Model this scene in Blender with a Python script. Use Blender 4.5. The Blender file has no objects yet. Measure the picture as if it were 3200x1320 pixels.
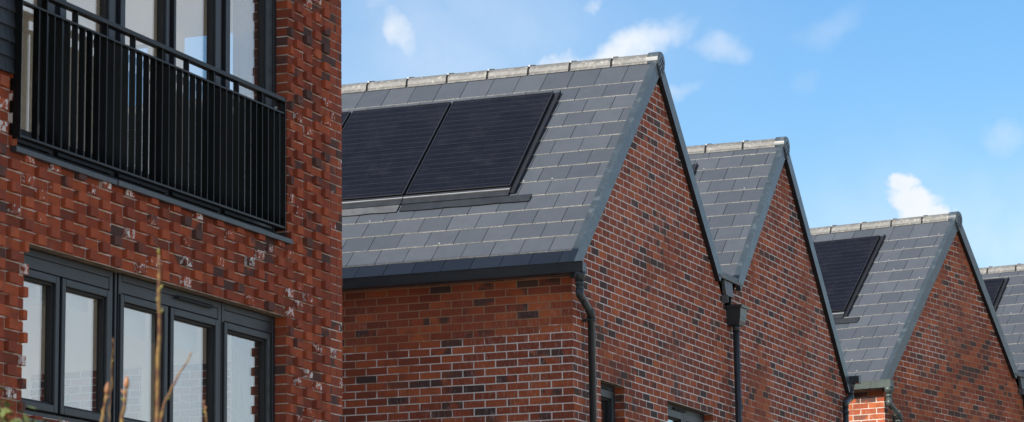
import bpy, math, random
from mathutils import Vector, Matrix
R = math.radians
rng = random.Random(7)
S = bpy.context.scene
COL = S.collection

# ------------------------------------------------------------------ camera data (solved from brick courses)
YAW, PITCH, ROLL, FOC = 0.3689193330855612, 0.19697215889549888, -0.014503302380698356, 9.216141582134098
CAM = Vector((9.47405259774604, -26.02447709115516, -4.158209598566697))
GROUND = -5.75

def cam_axes():
    cy, sy, cp, sp = math.cos(YAW), math.sin(YAW), math.cos(PITCH), math.sin(PITCH)
    f = Vector((-sy * cp, cy * cp, sp)); r = Vector((cy, sy, 0)); u = r.cross(f)
    c, s = math.cos(ROLL), math.sin(ROLL)
    return c * r + s * u, -s * r + c * u, f
RIGHT, UP, FWD = cam_axes()
def view_dir(x, y):                       # photograph pixel (2576 wide) -> world direction, used for the far sky only
    k = 3200 / 2576
    d = RIGHT * ((x * k - 1600) / (FOC * 1000)) + UP * ((450 - y * k) / (FOC * 1000)) + FWD
    return d.normalized()

# ------------------------------------------------------------------ materials
def new_mat(name):
    m = bpy.data.materials.new(name); m.use_nodes = True
    nt = m.node_tree; nt.nodes.clear()
    out = nt.nodes.new('ShaderNodeOutputMaterial')
    return m, nt, out
class N:
    """tiny node helper"""
    def __init__(s, nt): s.nt = nt
    def n(s, t, **kw):
        o = s.nt.nodes.new(t)
        for k, v in kw.items(): setattr(o, k, v)
        return o
    def link(s, a, b): s.nt.links.new(a, b)
    def val(s, sock, v):
        if hasattr(v, 'is_output'): s.link(v, sock)
        else: sock.default_value = v
    def math(s, op, a, b=0.0, c=0.0, clamp=False):
        o = s.n('ShaderNodeMath', operation=op, use_clamp=clamp)
        for i, v in enumerate((a, b, c)): s.val(o.inputs[i], v)
        return o.outputs[0]
    def vmath(s, op, a, b=(0, 0, 0), scale=None):
        o = s.n('ShaderNodeVectorMath', operation=op)
        s.val(o.inputs[0], a); s.val(o.inputs[1], b)
        if scale is not None: s.val(o.inputs['Scale'], scale)
        return o.outputs[1] if op in ('DOT_PRODUCT', 'LENGTH') else o.outputs[0]
    def noise(s, vec, scale, detail=4, rough=0.55, dist=0.0, w=None):
        o = s.n('ShaderNodeTexNoise', noise_dimensions='4D' if w is not None else '3D')
        if vec is not None: s.link(vec, o.inputs['Vector'])
        s.val(o.inputs['Scale'], scale); o.inputs['Detail'].default_value = detail
        o.inputs['Roughness'].default_value = rough; o.inputs['Distortion'].default_value = dist
        if w is not None: s.val(o.inputs['W'], w)
        return o.outputs['Fac']
    def ramp(s, f, a, b):                  # smooth step a..b
        o = s.n('ShaderNodeMapRange', interpolation_type='SMOOTHSTEP')
        s.val(o.inputs[0], f); s.val(o.inputs[1], a); s.val(o.inputs[2], b)
        return o.outputs[0]
    def mix(s, f, a, b):
        o = s.n('ShaderNodeMix', data_type='RGBA')
        s.val(o.inputs[0], f)
        for i, v in ((6, a), (7, b)):
            if hasattr(v, 'is_output'): s.link(v, o.inputs[i])
            else: o.inputs[i].default_value = (*v, 1)
        return o.outputs[2]
    def cramp(s, f, stops):
        o = s.n('ShaderNodeValToRGB'); s.link(f, o.inputs[0])
        e = o.color_ramp.elements
        e[0].position, e[0].color = stops[0][0], (*stops[0][1], 1)
        e[1].position, e[1].color = stops[-1][0], (*stops[-1][1], 1)
        for p, c in stops[1:-1]:
            x = e.new(p); x.color = (*c, 1)
        return o.outputs[0]
    def bsdf(s, out, color, rough=0.8, metal=0.0, spec=0.5, normal=None):
        b = s.n('ShaderNodeBsdfPrincipled')
        if hasattr(color, 'is_output'): s.link(color, b.inputs['Base Color'])
        else: b.inputs['Base Color'].default_value = (*color, 1)
        s.val(b.inputs['Roughness'], rough); b.inputs['Metallic'].default_value = metal
        b.inputs['Specular IOR Level'].default_value = spec
        if normal is not None: s.link(normal, b.inputs['Normal'])
        s.link(b.outputs[0], out.inputs[0]); return b
    def bump(s, h, strength=0.3, dist=0.01):
        o = s.n('ShaderNodeBump'); o.inputs['Strength'].default_value = strength; o.inputs['Distance'].default_value = dist
        s.link(h, o.inputs['Height']); return o.outputs[0]

M = {}
def mk_brick(name, tones, dark, effl, smear=0.0):
    m, nt, out = new_mat(name); k = N(nt)
    at = k.n('ShaderNodeVertexColor', layer_name='rnd'); sp = k.n('ShaderNodeSeparateColor'); k.link(at.outputs['Color'], sp.inputs[0])
    r, g, b = sp.outputs; a = at.outputs['Alpha']
    tc = k.n('ShaderNodeTexCoord').outputs['Object']
    batch = k.math('SUBTRACT', k.noise(tc, 0.7, 3, 0.6), 0.5)
    r = k.math('ADD', r, k.math('MULTIPLY', batch, 0.6), clamp=True)
    g = k.math('SUBTRACT', g, k.math('MULTIPLY', k.math('SUBTRACT', k.noise(tc, 1.1, 2, 0.5), 0.5), 0.35))
    base = k.cramp(r, tones)
    seed = k.math('MULTIPLY', b, 60.0)
    n1 = k.noise(tc, 9, 3, w=seed)
    base = k.mix(k.math('MULTIPLY', k.ramp(n1, 0.42, 0.75), 0.62), base, (0.17, 0.052, 0.034))
    burn = k.math('MULTIPLY', k.ramp(k.noise(tc, 5.5, 1, w=k.math('ADD', seed, 7.0)), 0.42, 0.56), k.ramp(g, 0.76, 0.82))
    full = k.ramp(g, 0.925, 0.945)
    base = k.mix(k.math('MAXIMUM', k.math('MULTIPLY', burn, 0.85), k.math('MULTIPLY', full, 0.9)), base, dark)
    fine = k.noise(tc, 160, 4, 0.7)
    base = k.mix(k.math('MULTIPLY', k.ramp(fine, 0.35, 0.75), 0.3), base, (0.07, 0.03, 0.022))
    # lime bloom: vertical streaky smears on some bricks, with a shape of their own
    mp = k.n('ShaderNodeMapping'); k.link(tc, mp.inputs[0]); mp.inputs['Scale'].default_value = (1, 1, 0.28)
    st = k.noise(mp.outputs[0], 46, 5, 0.62, 0.5)
    if smear:
        band = k.noise(tc, 0.55, 2, 0.5)
        sm = k.math('MULTIPLY', k.math('MULTIPLY', k.ramp(st, 0.48, 0.72), k.ramp(band, 0.50, 0.66)), smear)
        base = k.mix(sm, base, (0.46, 0.38, 0.35))
    thr = k.math('SUBTRACT', 1.05, k.math('MULTIPLY', a, 0.548))
    bl = k.math('ADD', k.math('MULTIPLY', k.noise(tc, 30, 3, 0.55, 0.4, w=seed), 0.75), k.math('MULTIPLY', st, 0.30))
    ef = k.math('MULTIPLY', k.ramp(bl, thr, k.math('ADD', thr, 0.06)), effl)
    base = k.mix(ef, base, (0.62, 0.58, 0.55))
    h = k.math('ADD', k.math('MULTIPLY', fine, 0.5), n1)
    k.bsdf(out, base, 0.88, spec=0.25, normal=k.bump(h, 0.35, 0.004))
    M[name] = m
red = ((0.0, (0.185, 0.047, 0.026)), (0.3, (0.265, 0.061, 0.028)), (0.65, (0.325, 0.075, 0.031)), (1.0, (0.45, 0.116, 0.040)))
red_l = ((0.0, (0.18, 0.043, 0.024)), (0.3, (0.265, 0.056, 0.026)), (0.65, (0.335, 0.070, 0.029)), (1.0, (0.42, 0.094, 0.035)))
mk_brick('house_brick', red, (0.050, 0.040, 0.038), 0.25, 0.40)
mk_brick('textured_brick', red_l, (0.062, 0.045, 0.042), 0.9, 0.10)

def mk_mortar(name, tan, white, lo, hi, zfade=None, extra=0.0):
    m, nt, out = new_mat(name); k = N(nt)
    tc = k.n('ShaderNodeTexCoord').outputs['Object']
    f = k.noise(tc, 0.9, 3, 0.6)
    f = k.math('ADD', f, k.math('MULTIPLY', k.math('SUBTRACT', k.noise(tc, 9, 3, 0.6), 0.5), 0.45))
    if zfade:                              # bloom on the lower courses, washed out under the eaves
        z = k.n('ShaderNodeSeparateXYZ'); k.link(tc, z.inputs[0])
        # wall band between the two levels turns from washed to bloomed; front wall only (x < 0)
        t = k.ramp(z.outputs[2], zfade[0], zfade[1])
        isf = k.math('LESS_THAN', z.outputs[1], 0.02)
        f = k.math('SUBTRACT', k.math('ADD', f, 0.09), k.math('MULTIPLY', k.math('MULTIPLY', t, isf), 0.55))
    c = k.mix(k.ramp(f, lo, hi), tan, white)
    c = k.mix(k.math('MULTIPLY', k.ramp(k.noise(tc, 60, 3), 0.5, 0.8), 0.45), c, (0.14, 0.09, 0.06))
    k.bsdf(out, c, 0.95, spec=0.1, normal=k.bump(k.noise(tc, 220, 3), 0.4, 0.003))
    M[name] = m
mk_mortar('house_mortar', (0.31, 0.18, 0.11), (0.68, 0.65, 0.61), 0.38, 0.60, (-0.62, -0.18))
mk_mortar('textured_mortar', (0.30, 0.20, 0.145), (0.66, 0.61, 0.55), 0.38, 0.62)
mk_mortar('dull_mortar', (0.31, 0.20, 0.13), (0.62, 0.57, 0.51), 0.44, 0.68)

def mk_slate(name, lo, hi):
    m, nt, out = new_mat(name); k = N(nt)
    at = k.n('ShaderNodeVertexColor', layer_name='rnd'); sp = k.n('ShaderNodeSeparateColor'); k.link(at.outputs['Color'], sp.inputs[0])
    r, g, b = sp.outputs
    tc = k.n('ShaderNodeTexCoord').outputs['Object']
    c = k.mix(r, lo, hi)
    seed = k.math('MULTIPLY', b, 40.0)
    n1 = k.noise(tc, 7, 4, 0.6, w=seed)
    c = k.mix(k.math('MULTIPLY', k.ramp(n1, 0.35, 0.75), 0.25), c, tuple(0.62 * v for v in lo))
    mp = k.n('ShaderNodeMapping'); k.link(tc, mp.inputs[0]); mp.inputs['Scale'].default_value = (1, 0.22, 0.22)
    mp.inputs['Rotation'].default_value = (0, 0, 0)
    st = k.noise(mp.outputs[0], 60, 5, 0.65, 0.3, w=seed)
    c = k.mix(k.math('MULTIPLY', k.ramp(st, 0.62, 0.78), 0.22), c, (0.36, 0.37, 0.36))
    mp2 = k.n('ShaderNodeMapping'); k.link(tc, mp2.inputs[0]); mp2.inputs['Scale'].default_value = (0.3, 1, 1)
    sc = k.noise(mp2.outputs[0], 34, 4, 0.7, 1.2, w=k.math('ADD', seed, 3.0))
    c = k.mix(k.math('MULTIPLY', k.ramp(sc, 0.71, 0.80), 0.30), c, (0.42, 0.43, 0.42))
    k.bsdf(out, c, k.math('ADD', 0.50, k.math('MULTIPLY', g, 0.14)), spec=0.40, normal=k.bump(st, 0.30, 0.004))
    M[name] = m
mk_slate('roof_slate', (0.045, 0.054, 0.068), (0.064, 0.074, 0.090))
mk_slate('hung_slate', (0.018, 0.022, 0.028), (0.032, 0.037, 0.045))

def mk_plain(name, col, rough=0.5, metal=0.0, spec=0.5, var=0.15, nscale=6.0, bump=0.0, dirt=None):
    m, nt, out = new_mat(name); k = N(nt)
    tc = k.n('ShaderNodeTexCoord').outputs['Object']
    f = k.noise(tc, nscale, 5, 0.6)
    c = k.mix(k.ramp(f, 0.3, 0.7), tuple(v * (1 - var) for v in col), tuple(min(1, v * (1 + var)) for v in col))
    if dirt: c = k.mix(k.math('MULTIPLY', k.ramp(k.noise(tc, dirt[1], 5, 0.65), 0.52, 0.72), dirt[2]), c, dirt[0])
    r = k.math('ADD', rough - 0.06, k.math('MULTIPLY', k.noise(tc, nscale * 3, 4), 0.12))
    k.bsdf(out, c, r, metal, spec, k.bump(k.noise(tc, nscale * 14, 4), bump, 0.004) if bump else None)
    M[name] = m
mk_plain('slate_edge', (0.60, 0.59, 0.55), 0.8, var=0.3, nscale=40)
mk_plain('underlay', (0.02, 0.02, 0.021), 0.9, var=0.1)
mk_plain('ridge_concrete', (0.112, 0.112, 0.107), 0.55, spec=0.6, var=0.22, nscale=16, bump=0.35, dirt=((0.52, 0.49, 0.42), 24, 0.45))
mk_plain('verge_metal', (0.033, 0.047, 0.058), 0.36, spec=0.5, var=0.14, nscale=5, bump=0.05, dirt=((0.17, 0.20, 0.21), 7, 0.4))
mk_plain('gutter_plastic', (0.022, 0.028, 0.032), 0.38, var=0.15, nscale=4, dirt=((0.06, 0.065, 0.065), 20, 0.3))
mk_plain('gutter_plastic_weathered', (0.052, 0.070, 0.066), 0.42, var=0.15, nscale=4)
mk_plain('fascia_grey', (0.115, 0.125, 0.14), 0.5, var=0.08, nscale=3)
mk_plain('fascia_sunlit', (0.42, 0.43, 0.42), 0.5, var=0.08, nscale=3)  # lit copy of the fascia grey, sunlight put into the colour
mk_plain('lead', (0.085, 0.090, 0.096), 0.5, metal=0.2, var=0.25, nscale=8, bump=0.1, dirt=((0.16, 0.10, 0.06), 9, 0.35))
mk_plain('lead_dark', (0.022, 0.024, 0.027), 0.36, metal=0.2, var=0.25, nscale=8, bump=0.1)
mk_plain('steel', (0.34, 0.35, 0.36), 0.35, metal=0.35, var=0.1)
mk_plain('panel_frame', (0.010, 0.010, 0.012), 0.35, var=0.1)
mk_plain('frame_grey', (0.014, 0.0175, 0.023), 0.48, var=0.10, nscale=7, bump=0.06)
mk_plain('frame_dark', (0.010, 0.010, 0.012), 0.7, var=0.1)
mk_plain('rail_black', (0.0035, 0.004, 0.0045), 0.42, spec=0.26, var=0.15, nscale=6)
mk_plain('trim_grey', (0.024, 0.029, 0.035), 0.42, var=0.15, nscale=6, dirt=((0.12, 0.11, 0.10), 14, 0.3))
mk_plain('plaster', (0.84, 0.82, 0.78), 0.9, spec=0.1, var=0.03, nscale=2)
mk_plain('floorboard', (0.42, 0.34, 0.26), 0.6, var=0.12)
mk_plain('blind_cloth', (0.72, 0.69, 0.62), 0.9, spec=0.1, var=0.03, nscale=3)
mk_plain('dark_room', (0.06, 0.055, 0.05), 0.9, spec=0.1)
mk_plain('concrete', (0.36, 0.35, 0.33), 0.9, var=0.15, nscale=3, bump=0.2)
mk_plain('chair_wood', (0.50, 0.42, 0.26), 0.5, var=0.1)
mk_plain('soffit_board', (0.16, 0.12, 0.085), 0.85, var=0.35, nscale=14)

def mk_ground():
    m, nt, out = new_mat('ground_cover'); k = N(nt)
    tc = k.n('ShaderNodeTexCoord').outputs['Object']
    c = k.mix(k.ramp(k.noise(tc, 0.12, 5), 0.42, 0.58), (0.28, 0.24, 0.19), (0.34, 0.30, 0.25))
    c = k.mix(k.math('MULTIPLY', k.noise(tc, 3.0, 6), 0.4), c, (0.27, 0.24, 0.20))
    k.bsdf(out, c, 0.95, spec=0.1, normal=k.bump(k.noise(tc, 8, 6), 0.5, 0.05)); M['ground'] = m
mk_ground()
mk_plain('paving', (0.34, 0.31, 0.27), 0.9, var=0.2, nscale=1.5, bump=0.3)

def mk_glass(name, ior, tint):
    m, nt, out = new_mat(name); k = N(nt)
    tc = k.n('ShaderNodeTexCoord').outputs['Object']
    bp = k.bump(k.noise(tc, 1.3, 1), 0.008, 0.05)
    fr = k.n('ShaderNodeFresnel'); bf = k.n('ShaderNodeNewGeometry').outputs['Backfacing']
    k.link(k.math('ADD', ior, k.math('MULTIPLY', bf, 1 / ior - ior)), fr.inputs['IOR'])
    t = k.n('ShaderNodeBsdfTransparent'); t.inputs[0].default_value = (*tint, 1)
    g = k.n('ShaderNodeBsdfGlossy'); g.inputs['Roughness'].default_value = 0.0; g.inputs['Color'].default_value = (1, 1, 1, 1)
    k.link(bp, g.inputs['Normal'])
    mx = k.n('ShaderNodeMixShader'); k.link(fr.outputs[0], mx.inputs[0]); k.link(t.outputs[0], mx.inputs[1]); k.link(g.outputs[0], mx.inputs[2])
    k.link(mx.outputs[0], out.inputs[0]); M[name] = m
mk_glass('window_glass', 3.0, (0.86, 0.88, 0.88))

def mk_cells():
    m, nt, out = new_mat('solar_cells'); k = N(nt)
    tc = k.n('ShaderNodeTexCoord').outputs['Object']      # x across 1.134, y up the slope 1.77
    s = k.n('ShaderNodeSeparateXYZ'); k.link(tc, s.inputs[0]); x, y = s.outputs[0], s.outputs[1]
    def line(v, period, width):                           # 1 on thin lines
        f = k.math('FRACT', k.math('DIVIDE', v, period))
        d = k.math('ABSOLUTE', k.math('SUBTRACT', f, 0.5))
        return k.math('GREATER_THAN', d, 0.5 - width / period / 2)
    gapx = line(x, 0.1835, 0.005); gapy = line(y, 0.0925, 0.004)
    midy = k.math('LESS_THAN', k.math('ABSOLUTE', k.math('SUBTRACT', y, 0.885)), 0.010)
    bus = line(k.math('ADD', x, 0.009), 0.01835, 0.0016)
    dash = k.math('MULTIPLY', line(k.math('ADD', y, 0.02), 0.0925, 0.011), line(k.math('ADD', x, 0.009), 0.01835, 0.0045))
    tone = k.n('ShaderNodeTexWhiteNoise', noise_dimensions='2D')
    cmb = k.n('ShaderNodeCombineXYZ')
    k.link(k.math('FLOOR', k.math('DIVIDE', k.math('ADD', x, 0.09175), 0.1835)), cmb.inputs[0]); k.link(k.math('FLOOR', k.math('DIVIDE', k.math('ADD', y, 0.04625), 0.0925)), cmb.inputs[1])
    k.link(cmb.outputs[0], tone.inputs[0])
    c = k.mix(tone.outputs[0], (0.0045, 0.0055, 0.0105), (0.0065, 0.0075, 0.0135))
    c = k.mix(k.math('MULTIPLY', bus, 0.3), c, (0.03, 0.03, 0.042))
    c = k.mix(k.math('MAXIMUM', gapx, k.math('MAXIMUM', gapy, midy)), c, (0.0035, 0.004, 0.008))
    c = k.mix(k.math('MULTIPLY', dash, 0.33), c, (0.13, 0.13, 0.14))
    dirt = k.noise(tc, 3.0, 5, 0.65)
    c = k.mix(k.math('MULTIPLY', k.ramp(dirt, 0.45, 0.8), 0.03), c, (0.22, 0.21, 0.20))
    b = k.bsdf(out, c, k.math('ADD', 0.16, k.math('MULTIPLY', dirt, 0.14)), spec=0.05); M['cells'] = m
mk_cells()

def mk_twig():
    m, nt, out = new_mat('twig_bark'); k = N(nt)
    tc = k.n('ShaderNodeTexCoord').outputs['Object']
    c = k.mix(k.ramp(k.noise(tc, 26, 4), 0.40, 0.62), (0.085, 0.030, 0.016), (0.22, 0.135, 0.038))
    k.bsdf(out, c, 0.6); M['twig'] = m
mk_twig()
mk_plain('bud', (0.26, 0.115, 0.05), 0.6, var=0.35, nscale=30)
mk_plain('bud_green', (0.17, 0.16, 0.03), 0.6, var=0.3, nscale=30)
mk_plain('hedge_leaf', (0.085, 0.105, 0.024), 0.55, var=0.5, nscale=9)
mk_plain('sill_metal', (0.075, 0.082, 0.080), 0.45, var=0.2, nscale=5, dirt=((0.20, 0.19, 0.13), 7, 0.5))

# ------------------------------------------------------------------ mesh builder
class MB:
    def __init__(s): s.v = []; s.f = []; s.m = []; s.c = []; s.sm = []
    def face(s, pts, mat=0, col=(0.5, 0.5, 0.5, 0.0), smooth=False):
        i = len(s.v); s.v += [tuple(p) for p in pts]
        s.f.append(tuple(range(i, i + len(pts)))); s.m.append(mat); s.c.append(col); s.sm.append(smooth)
    def hexa(s, P, mat=0, col=(0.5, 0.5, 0.5, 0.0), skip=()):
        """P: 8 points, bottom ring 0-3 and top ring 4-7 (counter-clockwise seen from above)"""
        F = {'b': (3, 2, 1, 0), 't': (4, 5, 6, 7), 's0': (0, 1, 5, 4), 's1': (1, 2, 6, 5), 's2': (2, 3, 7, 6), 's3': (3, 0, 4, 7)}
        i = len(s.v); s.v += [tuple(p) for p in P]
        for k, q in F.items():
            if k in skip: continue
            s.f.append(tuple(i + j for j in q)); s.m.append(mat); s.c.append(col); s.sm.append(False)
    def box(s, x0, x1, y0, y1, z0, z1, mat=0, col=(0.5, 0.5, 0.5, 0.0), skip=()):
        s.hexa([(x0, y0, z0), (x1, y0, z0), (x1, y1, z0), (x0, y1, z0), (x0, y0, z1), (x1, y0, z1), (x1, y1, z1), (x0, y1, z1)], mat, col, skip)
    def tube(s, path, r, n=14, mat=0, caps=True, col=(0.5, 0.5, 0.5, 0.0)):
        path = [Vector(p) for p in path]; rings = []
        rr = r if isinstance(r, (list, tuple)) else [r] * len(path)
        ref = None
        for i, p in enumerate(path):
            a = (p - path[i - 1]).normalized() if i else None
            b = (path[i + 1] - p).normalized() if i < len(path) - 1 else None
            t = ((a or b) + (b or a)).normalized()
            if ref is None:
                ref = Vector((1, 0, 0)) if abs(t.x) < 0.8 else Vector((0, 1, 0))
            ref = (ref - t * ref.dot(t)).normalized(); w = t.cross(ref)
            st = 1.0
            if a and b: st = 1.0 / max(0.6, math.cos(a.angle(b) / 2))
            base = len(s.v)
            bend = (b - a) if (a and b and (b - a).length > 1e-4) else None
            for j in range(n):
                q = ref * math.cos(2 * math.pi * j / n) + w * math.sin(2 * math.pi * j / n)
                q = q * rr[i]
                if bend is not None:
                    d = bend.normalized(); q = q + d * q.dot(d) * (st - 1)
                s.v.append(tuple(p + q))
            rings.append(base)
        for a, b in zip(rings, rings[1:]):
            for j in range(n):
                s.f.append((a + j, a + (j + 1) % n, b + (j + 1) % n, b + j)); s.m.append(mat); s.c.append(col); s.sm.append(True)
        if caps:
            s.f.append(tuple(rings[0] + j for j in reversed(range(n)))); s.m.append(mat); s.c.append(col); s.sm.append(False)
            s.f.append(tuple(rings[-1] + j for j in range(n))); s.m.append(mat); s.c.append(col); s.sm.append(False)
    def build(s, name, mats, parent=None, attr=False, bevel=0.0, recalc=False):
        me = bpy.data.meshes.new(name); me.from_pydata(s.v, [], s.f)
        for m in (mats if isinstance(mats, (list, tuple)) else [mats]): me.materials.append(M[m])
        me.polygons.foreach_set('material_index', s.m); me.polygons.foreach_set('use_smooth', s.sm)
        if attr:
            ca = me.color_attributes.new('rnd', 'FLOAT_COLOR', 'CORNER'); buf = []
            for f, c in zip(s.f, s.c): buf += list(c) * len(f)
            ca.data.foreach_set('color', buf)
        me.update()
        if recalc:
            import bmesh
            bm = bmesh.new(); bm.from_mesh(me); bmesh.ops.recalc_face_normals(bm, faces=bm.faces); bm.to_mesh(me); bm.free()
        o = bpy.data.objects.new(name, me); COL.objects.link(o)
        if parent: o.parent = parent
        if bevel:
            b = o.modifiers.new('bevel', 'BEVEL'); b.width = bevel; b.segments = 2; b.limit_method = 'ANGLE'
        return o

def thing(name, label, cat, loc=(0, 0, 0), rz=0.0, group=None):
    o = bpy.data.objects.new(name, None); COL.objects.link(o); o.empty_display_size = 0.3
    o.location = loc; o.rotation_euler = (0, 0, rz); o['label'] = label; o['category'] = cat
    if group: o['group'] = group
    return o

def clip(poly, a, b, c):                       # keep a*u + b*z <= c
    out = []
    for i, p in enumerate(poly):
        q = poly[(i + 1) % len(poly)]
        dp, dq = a * p[0] + b * p[1] - c, a * q[0] + b * q[1] - c
        if dp <= 0: out.append(p)
        if (dp < 0 < dq) or (dq < 0 < dp):
            t = dp / (dp - dq); out.append((p[0] + t * (q[0] - p[0]), p[1] + t * (q[1] - p[1])))
    return out

def spans(u0, u1, za, zb, openings):
    """u intervals of [u0,u1] not covered by openings (u0,u1,z0,z1) at the row za..zb"""
    s = [(u0, u1)]; zc = (za + zb) / 2
    for a, b, c, d in openings:
        if not (c < zc < d): continue
        n = []
        for p, q in s:
            if b <= p or a >= q: n.append((p, q)); continue
            if a > p: n.append((p, a))
            if b < q: n.append((b, q))
        s = n
    return [(p, q) for p, q in s if q - p > 0.004]

def brick_wall(mb, fmap, u0, u1, z0, z1, half=(), openings=(), bond='stretch', course=0.075, zph=0.0, uph=0.0, proj=None,
               mortar=True, effl=0.0, stretch=0.225, mats=(0, 1), proj_u=None, depth=0.0007, jit=0.0002, tmul=1.0, tadd=0.0):
    """individual bricks in front of a recessed mortar bed; fmap(u, z, d) -> point, d outward. half: clipping half planes"""
    k0 = math.floor((z0 - zph) / course); k1 = math.ceil((z1 - zph) / course)
    head = stretch / 2
    for k in range(k0, k1):
        zb, zt = zph + k * course, zph + (k + 1) * course
        if mortar:
            for p, q in spans(u0, u1, zb, zt, openings):
                pl = [(p, max(zb, z0)), (q, max(zb, z0)), (q, min(zt, z1)), (p, min(zt, z1))]
                for h in half:
                    pl = clip(pl, *h)
                    if len(pl) < 3: break
                if len(pl) >= 3: mb.face([fmap(u, z, -depth) for u, z in pl], mats[1])
        row = []
        if bond == 'stretch':
            off = uph + (k % 2) * stretch / 2
            n0 = math.floor((u0 - off) / stretch) - 1
            u = off + n0 * stretch
            while u < u1: row.append((u, u + stretch, 0)); u += stretch
        else:
            per = stretch + head
            off = uph + (k % 2) * per / 2
            u = off + (math.floor((u0 - off) / per) - 1) * per
            while u < u1: row += [(u, u + head, 1), (u + head, u + per, 0)]; u += per
        for a, b, hd in row:
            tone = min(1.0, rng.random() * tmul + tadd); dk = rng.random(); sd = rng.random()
            pj = jit * rng.uniform(-1, 1)
            e = 0.0
            if bond != 'stretch':
                uc = (a + b) / 2
                if hd and proj and (proj_u is None or uc < proj_u): pj += proj * rng.uniform(0.85, 1.15)
                e = (0.95 if rng.random() < 0.30 else 0.55) * effl if hd else 0.30 * effl
                dk *= 0.95 if hd else 0.97
                if hd: tone = min(1.0, 0.10 + tone)
            else:
                e = effl * (0.9 if rng.random() < 0.08 else 0.2)
            col = (tone, dk, sd, min(1.0, e * rng.uniform(0.7, 1.1)))
            jw = 0.0007 if bond == 'stretch' else 0.0
            ja, jb = jw + rng.uniform(0.0040, 0.0060), jw + rng.uniform(0.0040, 0.0060)
            dz0, dz1 = rng.uniform(-0.0012, 0.0012), rng.uniform(-0.0012, 0.0012)
            for p, q in spans(max(a + ja, u0), min(b - jb, u1), zb, zt, openings):
                if q - p < 0.012: continue
                lo, hi = max(zb + 0.005 + dz0, z0), min(zt - 0.005 + dz1, z1)
                if hi - lo < 0.01: continue
                pl = [(p, lo), (q, lo), (q, hi), (p, hi)]
                for h in half:
                    pl = clip(pl, *h)
                    if len(pl) < 3: break
                if len(pl) < 3: continue
                tilt = jit * rng.uniform(-1, 1)
                fr = [fmap(u, z, pj + tilt * (u - a) / stretch) for u, z in pl]
                bk = [fmap(u, z, -depth - 0.002) for u, z in pl]
                mb.face(fr, mats[0], col)
                for i in range(len(pl)):
                    j = (i + 1) % len(pl)
                    mb.face([fr[j], fr[i], bk[i], bk[j]], mats[0], col)

# ------------------------------------------------------------------ houses
SF, SB = 0.9336, 1.01                       # front and back pitch (rise over run)
def house_geom(first):
    """ridge y, ridge z, outer wall y, valley y (local to the pair)"""
    return (2.682, 2.762, 0.0, 5.09) if first else (7.42, 2.722, 10.0, 5.09)

def slates(mb, L, x1, fn, v_list, ph, rivet=True):
    """fn(x, v, h) -> point on a slope; v along the slope"""
    for i, (va, vb) in enumerate(zip(v_list, v_list[1:])):
        off = ph + (i % 2) * 0.1517
        n = -1
        while True:
            a = off - n * 0.3033; b = a - 0.3033 + 0.006; n += 1
            if b > x1: continue
            a2 = min(a, x1); b2 = max(b, -L)
            if a2 < -L: break
            if a2 - b2 < 0.01: continue
            col = (rng.random(), rng.random(), rng.random(), 0)
            d = rng.uniform(-0.002, 0.002); hb = 0.015 + rng.uniform(-0.0015, 0.002)
            top = [fn(b2, va + d, hb), fn(a2, va + d + rng.uniform(-.001, .001), hb), fn(a2, vb + 0.012, 0.005), fn(b2, vb + 0.012, 0.005)]
            low = [fn(b2, va + d, hb - 0.012), fn(a2, va + d, hb - 0.012), fn(a2, vb, -0.002), fn(b2, vb, -0.002)]
            mb.face(top, 0, col)
            mb.face([low[0], low[1], top[1], top[0]], 1, col)
            mb.face([low[1], low[2], top[2], top[1]], 0, col)
            mb.face([low[3], low[0], top[0], top[3]], 0, col)
            if rivet and rng.random() < 0.13:
                xm = (a + b) / 2
                if -L < xm < x1 - 0.05:
                    r = 0.0045
                    q = [fn(xm - r, va + 0.014, hb + 0.003), fn(xm + r, va + 0.014, hb + 0.003), fn(xm + r * .6, va + 0.03, hb + 0.002), fn(xm - r * .6, va + 0.03, hb + 0.002)]
                    mb.face(q, 1, col)

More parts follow.
